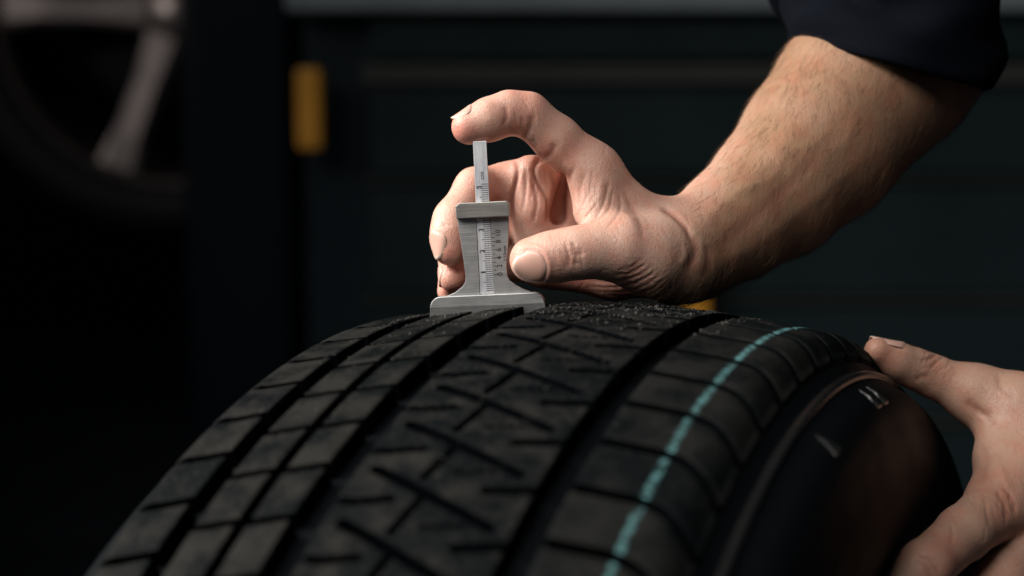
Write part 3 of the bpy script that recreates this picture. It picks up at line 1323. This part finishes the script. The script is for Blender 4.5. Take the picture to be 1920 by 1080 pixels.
# ---- left hand
L_core = [
    Chain([(2230, 900, .800, 120), (2080, 880, .790, 105), (1990, 870, .782, 100)], .01),
    Chain([(1990, 860, .782, 95), (1940, 900, .770, 78), (1880, 945, .752, 60)]),
    Chain([(1990, 900, .782, 92), (1960, 960, .772, 72), (1930, 1015, .757, 56)]),
    Chain([(2000, 930, .785, 85), (1990, 1000, .778, 70), (1975, 1075, .765, 56)]),
    Chain([(1990, 830, .785, 90), (1905, 768, .790, 66), (1835, 742, .793, 52)]),
    Chain([(1890, 790, .788, 52), (1880, 860, .775, 48), (1880, 920, .760, 48)]),
]
L_fing = [
    Chain([(1835, 742, .793, 52), (1745, 704, .792, 38), (1712, 690, .789, 36), (1680, 676, .785, 33), (1645, 657, .780, 25)], .004),
    Chain([(1880, 945, .752, 60), (1806, 1000, .725, 50), (1735, 1062, .700, 49), (1660, 1140, .692, 44), (1600, 1210, .690, 38)], .004),
    Chain([(1930, 1015, .757, 56), (1880, 1085, .735, 48), (1820, 1170, .715, 46), (1740, 1240, .705, 40)], .004),
    Chain([(1975, 1075, .765, 54), (1930, 1150, .745, 46), (1860, 1240, .725, 44)], .004),
]
L_body = Body(L_core, L_fing)
V, Fq = surface(L_body, 0.0012)
V, Fq = subdivide(V, Fq)
L_strokes = [
    ([(1735, 678), (1750, 668), (1758, 660)], 4, -0.5),
    ([(1742, 690), (1760, 676), (1772, 664)], 4, -0.4),
    ([(1716, 716), (1728, 706), (1742, 708)], 6, -0.5),
    ([(1690, 655), (1720, 668), (1745, 672)], 6, 0.3),
    ([(1810, 750), (1835, 770), (1862, 780)], 9, -0.7),
    ([(1826, 762), (1850, 785), (1868, 795)], 5, -0.4),
    ([(1870, 700), (1880, 730), (1905, 745)], 7, -0.35),
    ([(1868, 920), (1884, 945), (1888, 975)], 5, -0.6),
    ([(1880, 912), (1900, 940), (1902, 965)], 5, -0.5),
    ([(1845, 930), (1850, 960), (1858, 990)], 4, -0.3),
    ([(1780, 980), (1786, 1000), (1782, 1020)], 4, -0.3),
    ([(1725, 1040), (1748, 1052), (1760, 1075)], 4, -0.5),
    ([(1715, 1048), (1740, 1062), (1750, 1085)], 4, -0.4),
    ([(1840, 830), (1850, 870), (1835, 905)], 9, -0.35),
    ([(1860, 850), (1880, 890), (1890, 920)], 9, 0.4),
]
L_tints = [(1640, 655, .78, 40, .5), (1880, 950, .745, 60, .9), (1745, 1065, .7, 60, .9), (1910, 960, .75, 50, .8), (1735, 690, .79, 30, .4)]
L_strokes += fine_creases(22, 1885, 945, 18, 22, 1.2, 28, 0.16, seed=11)
L_strokes += fine_creases(18, 1742, 1060, 16, 16, 0.9, 24, 0.16, seed=12)
L_strokes += fine_creases(16, 1752, 680, 14, 14, -0.9, 22, 0.2, seed=13)
L_strokes += fine_creases(30, 1850, 800, 30, 50, 0.6, 34, 0.11, seed=14)
L_strokes += fine_creases(20, 1825, 930, 25, 40, 1.2, 30, 0.18, seed=15)
V, red, dirt = sculpt(V, Fq, L_strokes, L_tints)
left_hand = under_person(skin_object('left_hand', V, Fq, red, np.full(len(V), .5), dirt, None))  # even tan here partly stands in for shade on this hand

# ---- fingernails
def nail_mat():
    m, nt, b, N, L = new_mat('fingernail')
    b.inputs['Base Color'].default_value = (0.62, 0.40, 0.31, 1)
    b.inputs['Roughness'].default_value = 0.42
    b.inputs['Subsurface Weight'].default_value = 0.2
    b.inputs['Subsurface Scale'].default_value = 0.002
    uv = N('ShaderNodeUVMap')
    sp = N('ShaderNodeSeparateXYZ')
    L(uv.outputs[0], sp.inputs[0])
    rp = N('ShaderNodeValToRGB')
    e = rp.color_ramp.elements
    e[0].position = 0.0
    e[0].color = (0.62, 0.42, 0.35, 1)
    e[1].position = 1.0
    e[1].color = (0.60, 0.45, 0.36, 1)
    for pos, c in ((0.16, (0.58, 0.34, 0.27)), (0.86, (0.58, 0.35, 0.28)), (0.93, (0.60, 0.46, 0.37))):
        x = e.new(pos)
        x.color = (*c, 1)
    L(sp.outputs[0], rp.inputs[0])
    L(rp.outputs[0], b.inputs['Base Color'])
    return m


MAT_NAIL = nail_mat()


def nail(body, base, tip, normal, width, lift=0.0003, extend=0.0):
    """a curved plate laid on the skin: base and tip are world points near the finger, normal points out of the nail"""
    base, tip, normal = map(np.array, (base, tip, normal))
    ax = tip - base
    L = np.linalg.norm(ax)
    ax = ax / L
    normal = normal - ax * (normal @ ax)
    normal /= np.linalg.norm(normal)
    side = np.cross(ax, normal)
    nu, nv = 13, 15
    V = []
    UV = []
    for i in range(nu):
        s = i / (nu - 1)
        e = 1 - abs(2 * s - 1) ** 4
        wl = (0.80 + 0.20 * math.sin(math.pi * min(1, s * 1.15 + 0.08))) * (0.55 + 0.45 * e ** 0.6)
        for j in range(nv):
            t = -1 + 2 * j / (nv - 1)
            bow = (1 - t * t) * 0.10 * L * (s - 0.5) * 2
            p = base + ax * (s * L + bow) + side * (t * wl * width / 2)
            V.append(p)
            UV.append((s, j / (nv - 1)))
    V = np.array(V)
    # drop on to the skin along -normal (sphere tracing)
    P = V + normal * 0.02
    for _ in range(24):
        dd_ = body.sdf(P.astype(np.float32))
        P = P - normal * (dd_[:, None] * 0.9)
    hgt = (P - V) @ normal
    S = np.repeat(np.linspace(0, 1, nu), nv)
    Tt = np.tile(np.linspace(-1, 1, nv), nu)
    okp = (np.abs(dd_) < 0.0004) & (np.abs(Tt) < 0.86) & (S < 0.93)
    A = np.stack([np.ones_like(S), S, S * S, Tt, Tt * Tt, Tt ** 4, S * Tt], -1)
    co = np.linalg.lstsq(A[okp], hgt[okp], rcond=None)[0]
    s2 = np.minimum(S, 0.8)
    A2 = np.stack([np.ones_like(S), s2, s2 * s2, Tt, Tt * Tt, Tt ** 4, s2 * Tt], -1)
    slope = co[1] + 1.6 * co[2]
    Hn = A2 @ co + (S - s2) * slope
    Hn = Hn + lift + extend * S - 0.0006 * np.abs(Tt) ** 12 - 0.0009 * np.clip(1 - S / 0.12, 0, 1)
    T = V + normal * Hn.reshape(-1)[:, None]
    Bt = T - normal * 0.0005
    idx = np.arange(nu * nv).reshape(nu, nv)
    q = np.stack([idx[:-1, :-1], idx[1:, :-1], idx[1:, 1:], idx[:-1, 1:]], -1).reshape(-1, 4)
    o_ = nu * nv
    Fc = q.tolist() + (q[:, ::-1] + o_).tolist()
    loop = list(idx[0]) + list(idx[1:, -1]) + list(idx[-1, ::-1][1:]) + list(idx[1:-1, 0][::-1])
    for a_, b_ in zip(loop, loop[1:] + loop[:1]):
        Fc.append((a_, b_, b_ + o_, a_ + o_))
    ob = mesh_obj('fingernail', np.concatenate([T, Bt]), Fc, MAT_NAIL)
    bm = bmesh.new()
    bm.from_mesh(ob.data)
    bmesh.ops.recalc_face_normals(bm, faces=bm.faces)
    bm.to_mesh(ob.data)
    bm.free()
    uvl = ob.data.uv_layers.new(name='UVMap')
    UV = np.array(UV + UV)
    li = np.empty(len(ob.data.loops), int)
    ob.data.loops.foreach_get('vertex_index', li)
    uvl.data.foreach_set('uv', UV[li].reshape(-1).astype(np.float32))
    return ob


def add_nail(ob, parent):
    ob.parent = parent
    return ob


VX, VY, VZ = np.array([1., 0, 0]), np.array([0, CP, -SP]), np.array([0, SP, CP])   # right, away, up in view
add_nail(nail(R_body, W(1024, 499, .735), W(966, 503, .735), -VY * 1.0 - VZ * 0.30 - VX * 0.02, 0.0152, lift=0.0004), right_arm)
add_nail(nail(R_body, W(893, 214, .752), W(857, 234, .751), VZ * 0.85 - VX * 0.5 - VY * 0.12, 0.0125), right_arm)
add_nail(nail(R_body, W(822, 434, .763), W(826, 482, .762), -VX * 0.85 - VY * 0.5, 0.0125), right_arm)
add_nail(nail(R_body, W(838, 500, .775), W(830, 536, .775), -VX * 0.9 - VY * 0.4, 0.0108), right_arm)
add_nail(nail(L_body, W(1692, 658, .785), W(1636, 640, .781), VZ * 0.9 - VX * 0.25 + VY * .1, 0.0135), left_hand)


# ---- sleeve of the dark top
def sleeve(name, c0, c1, ra, rb, hem_tilt, hem=0.004, n=72, m=34, fold=0.006, seed=0):
    c0, c1 = np.array(c0), np.array(c1)
    ax = c1 - c0
    L = np.linalg.norm(ax)
    ax /= L
    s1 = np.cross(ax, VY)
    s1 /= np.linalg.norm(s1)
    if s1 @ VX < 0:
        s1 = -s1
    s2 = np.cross(ax, s1)
    if s2 @ VY > 0:
        s2 = -s2
    rr = np.random.default_rng(seed)
    ph = rr.uniform(0, 6.28, 8)
    V = []
    prof_ = [(0.03, -hem), (0.0, -hem), (-0.0012, -hem * .5), (0, 0)] + [(x, 0) for x in np.linspace(0.003, L, m)]
    for zz, off in prof_:
        for j in range(n):
            t = 2 * math.pi * j / n
            f = zz / L
            r = ra + (rb - ra) * f + off
            k = fold * min(1, 0.35 + zz / 0.03)
            r += k * (0.55 * math.sin(2 * t + ph[0] + zz * 55) + 0.5 * math.sin(3 * t - zz * 90 + ph[1]) + 0.35 * math.sin(5 * t + zz * 140 + ph[2]))
            r += k * 0.8 * math.sin(zz * 210 + 2.0 * math.sin(t + ph[3]) + ph[4]) * max(0, math.cos(t - 2.6)) * min(1, zz / 0.015)
            if 0.016 < zz < 0.0195:
                r -= 0.0008
            # hem slopes
            zt = zz + hem_tilt(t) * max(0, 1 - zz / 0.12)
            V.append(c0 + ax * zt + s1 * (r * math.cos(t)) + s2 * (r * 1.12 * math.sin(t)))
    V = np.array(V)
    rows_ = len(prof_)
    idx = np.arange(rows_ * n).reshape(rows_, n)
    nx = np.roll(idx, -1, 1)
    q = np.stack([idx[:-1], nx[:-1], nx[1:], idx[1:]], -1).reshape(-1, 4)
    return mesh_obj(name, V, q, MAT_CLOTH)


def cloth_mat():
    m = simple('navy_cloth', (0.0022, 0.0032, 0.006), 0.9, 0, 0.25, 120, 0.5, 2500)
    m.node_tree.nodes['Principled BSDF'].inputs['Sheen Weight'].default_value = 0.0
    m.node_tree.nodes['Principled BSDF'].inputs['Specular IOR Level'].default_value = 0.05
    return m


MAT_CLOTH = cloth_mat()
under_person(sleeve('sleeve', W(1664, 112, .852), W(1690, -330, .88), 0.0490, 0.072, lambda t: -0.0025 - 0.0075 * math.cos(t) - 0.020 * max(0, math.sin(t)), seed=3))
under_person(sleeve('sleeve', W(2170, 893, .795), W(2700, 850, .85), 0.040, 0.065, lambda t: 0.0, seed=5))

# ------------------------------------------------------------------ background: tool cabinet
MAT_CAB = simple('cabinet_black', (0.009, 0.016, 0.020), 0.5, 0, 0.2, 8)
MAT_CAB2 = simple('cabinet_drawer', (0.012, 0.021, 0.0235), 0.5, 0, 0.2, 8)
MAT_TRIM = simple('drawer_trim', (0.045, 0.048, 0.044), 0.5, 0.1, 0.2, 10)
MAT_TOP = simple('worktop_steel', (0.22, 0.26, 0.27), 0.5, 0.2, 0.3, 9)
MAT_ORANGE = simple('orange_plastic', (0.64, 0.29, 0.026), 0.45, 0, 0.15, 20)
CD = 2.2
cs = CD / FPX


def bx_px(name, x0, y0, x1, y1, d, thick, mat, parent, bevel=0.004):
    a, b = W(x0, y0, d), W(x1, y1, d)
    c = (a + b) / 2
    return box(name, (c[0], c[1] + thick / 2, c[2]), (abs(b[0] - a[0]), thick, abs(a[2] - b[2])), mat, parent, bevel)


cab = empty('tool_cabinet', (0.2, 2.4, 0))
tag(cab, 'dark workshop tool cabinet with drawers and orange strips behind the hand', 'cabinet')


def to(parent, o):
    o.parent = parent
    o.matrix_parent_inverse = Matrix.Translation(parent.location).inverted()
    return o


zt = W(960, 26, CD)[2]
x0, x1 = W(566, 0, CD)[0], W(2090, 0, CD)[0]
yf = W(960, 300, CD)[1]
to(cab, box('carcass', ((x0 + x1) / 2, yf + 0.28, zt / 2 + .03), (x1 - x0, 0.5, zt - .06), MAT_CAB, None, 0.012))
to(cab, box('worktop', ((x0 + x1) / 2, yf + 0.26, zt + 0.018), (x1 - x0 + 0.03, 0.56, 0.032), MAT_TOP, None, 0.006))
zrow = [(30, 112), (166, 330), (345, 560), (575, 800), (815, 1080)]
for (ya, yb) in zrow:
    za, zb = W(960, ya, CD)[2], W(960, yb, CD)[2]
    dr = to(cab, box('drawer', ((x0 + x1) / 2 + .03, yf + 0.02, (za + zb) / 2), (x1 - x0 - .12, 0.024, za - zb), MAT_CAB2, None, 0.004))
    hz = W(960, ya + 4, CD)[2]
for (ya, yb) in [(119, 160), (335, 342), (564, 571), (804, 811)]:
    za, zb = W(960, ya, CD)[2], W(960, yb, CD)[2]
    to(cab, box('drawer_handle', ((x0 + x1) / 2 + .03, yf + 0.012, (za + zb) / 2), (x1 - x0 - .10, 0.03, za - zb), MAT_TRIM, None, 0.004))
for (xa, ya, xb, yb) in [(563, 128, 610, 279), (1286, 440, 1330, 640)]:
    a, b = W(xa, ya, CD), W(xb, yb, CD)
    to(cab, box('orange_strip', ((a[0] + b[0]) / 2, yf - 0.018, (a[2] + b[2]) / 2), (b[0] - a[0], 0.03, a[2] - b[2]), MAT_ORANGE, None, 0.006))

# ------------------------------------------------------------------ background: car wheel at the left
CW = 2.65
car = empty('parked_car', (-0.5, CW, 0))
tag(car, 'blurred dark car raised behind the tyre, alloy wheel showing at the left', 'car')
MAT_CAR = simple('car_paint', (0.008, 0.012, 0.018), 0.3, 0, 0.1, 5)
MAT_RIM = simple('alloy', (0.40, 0.345, 0.325), 0.45, 0.9, 0.15, 30)
MAT_RIMD = simple('alloy_dark', (0.045, 0.038, 0.034), 0.45, 0.7, 0.15, 30)
MAT_TYR = simple('car_tyre_rubber', (0.012, 0.013, 0.015), 0.6)
hub = W(318, 22, CW)


def lathe_y(name, pr, mat, c, seg=96):
    V, Fc = [], []
    n = len(pr)
    for i in range(seg):
        t = 2 * math.pi * i / seg
        for r, y in pr:
            V.append((c[0] + r * math.cos(t), c[1] + y, c[2] + r * math.sin(t)))
    for i in range(seg):
        for j in range(n - 1):
            a = i * n + j
            b = ((i + 1) % seg) * n + j
            Fc.append((a, a + 1, b + 1, b))
    return mesh_obj(name, V, Fc, mat)


wheel = to(car, lathe_y('wheel', [(0.262, 0.02), (0.275, -0.012), (0.30, -0.03), (0.335, -0.025), (0.352, 0.02), (0.355, 0.12), (0.34, 0.2), (0.26, 0.2)], MAT_TYR, hub))
IW = Matrix.Translation(car.location).inverted()


def sub(parent, o):
    o.parent = parent
    return o


sub(wheel, lathe_y('rim', [(0.245, 0.19), (0.250, 0.03), (0.256, 0.005), (0.270, -0.010), (0.276, -0.004), (0.272, 0.02)], MAT_RIMD, hub))
sub(wheel, lathe_y('brake_disc', [(0.05, 0.10), (0.17, 0.10), (0.17, 0.12), (0.05, 0.12)], MAT_TYR, hub))
sub(wheel, lathe_y('hub_cap', [(0.0, 0.01), (0.03, 0.012), (0.036, 0.02), (0.055, 0.03), (0.06, 0.06)], MAT_RIM, hub))
for k in range(5):
    ang = math.radians(178 + 72 * k)
    M = Matrix.Translation(Vector(hub)) @ Matrix.Rotation(-ang, 4, 'Y')
    bm = bmesh.new()
    sec = []
    for r, wd, y, th_ in ((0.04, 0.028, 0.022, 0.03), (0.12, 0.022, 0.016, 0.028), (0.20, 0.024, 0.006, 0.026), (0.258, 0.034, 0.004, 0.024)):
        sec.append([bm.verts.new((r, y, -wd)), bm.verts.new((r, y - 0.006, -wd * .6)), bm.verts.new((r, y - 0.006, wd * .6)), bm.verts.new((r, y, wd)), bm.verts.new((r, y + th_, wd * .8)), bm.verts.new((r, y + th_, -wd * .8))])
    for a, b in zip(sec[:-1], sec[1:]):
        for i in range(6):
            bm.faces.new((a[i], a[(i + 1) % 6], b[(i + 1) % 6], b[i]))
    bm.faces.new(sec[0][::-1])
    bm.faces.new(sec[-1])
    bmesh.ops.recalc_face_normals(bm, faces=bm.faces)
    bm.transform(M)
    sub(wheel, bm_obj('spoke', bm, MAT_RIM))

# body side with a wheel arch
pts = []
for i in range(25):
    t = math.pi - math.pi * i / 24
    pts.append((hub[0] + 0.385 * math.cos(t), hub[2] + 0.385 * math.sin(t)))
zs = hub[2] - 0.19
pts[0] = (hub[0] - 0.385, zs + 0.06)
pts[-1] = (hub[0] + 0.385, zs + 0.02)
outline = [(-2.2, zs + .05)] + pts + [(hub[0] + 0.40, zs), (2.0, zs), (2.0, 1.35), (1.2, 1.42), (0.6, 1.85), (-0.6, 1.9), (-1.2, 1.45), (-2.2, 1.38)]
to(car, prism('body', outline, hub[1] + 0.005, hub[1] + 0.16, MAT_CAR, None, 0.01))

# ------------------------------------------------------------------ background: dark steel post between wheel and cabinet
a, b = W(330, 0, 2.35), W(548, 0, 2.35)
post = empty('lift_post', ((a[0] + b[0]) / 2, 2.45, 0))
tag(post, 'blurred dark blue steel post between the alloy wheel and the tool cabinet', 'post')
MAT_POST = simple('post_paint', (0.004, 0.007, 0.011), 0.5, 0, 0.15, 6)
pc = post.location
to(post, box('column', (pc.x, pc.y, 0.75), (b[0] - a[0], 0.12, 1.5), MAT_POST, None, 0.02))
to(post, box('base_plate', (pc.x, pc.y, 0.01), (0.34, 0.34, 0.02), MAT_POST, None, 0.004))
for m_ in (MAT_CAB, MAT_CAB2, MAT_TRIM, MAT_POST, MAT_CAR, MAT_TYR, MAT_WALL):
    m_.node_tree.nodes['Principled BSDF'].inputs['Specular IOR Level'].default_value = 0.15
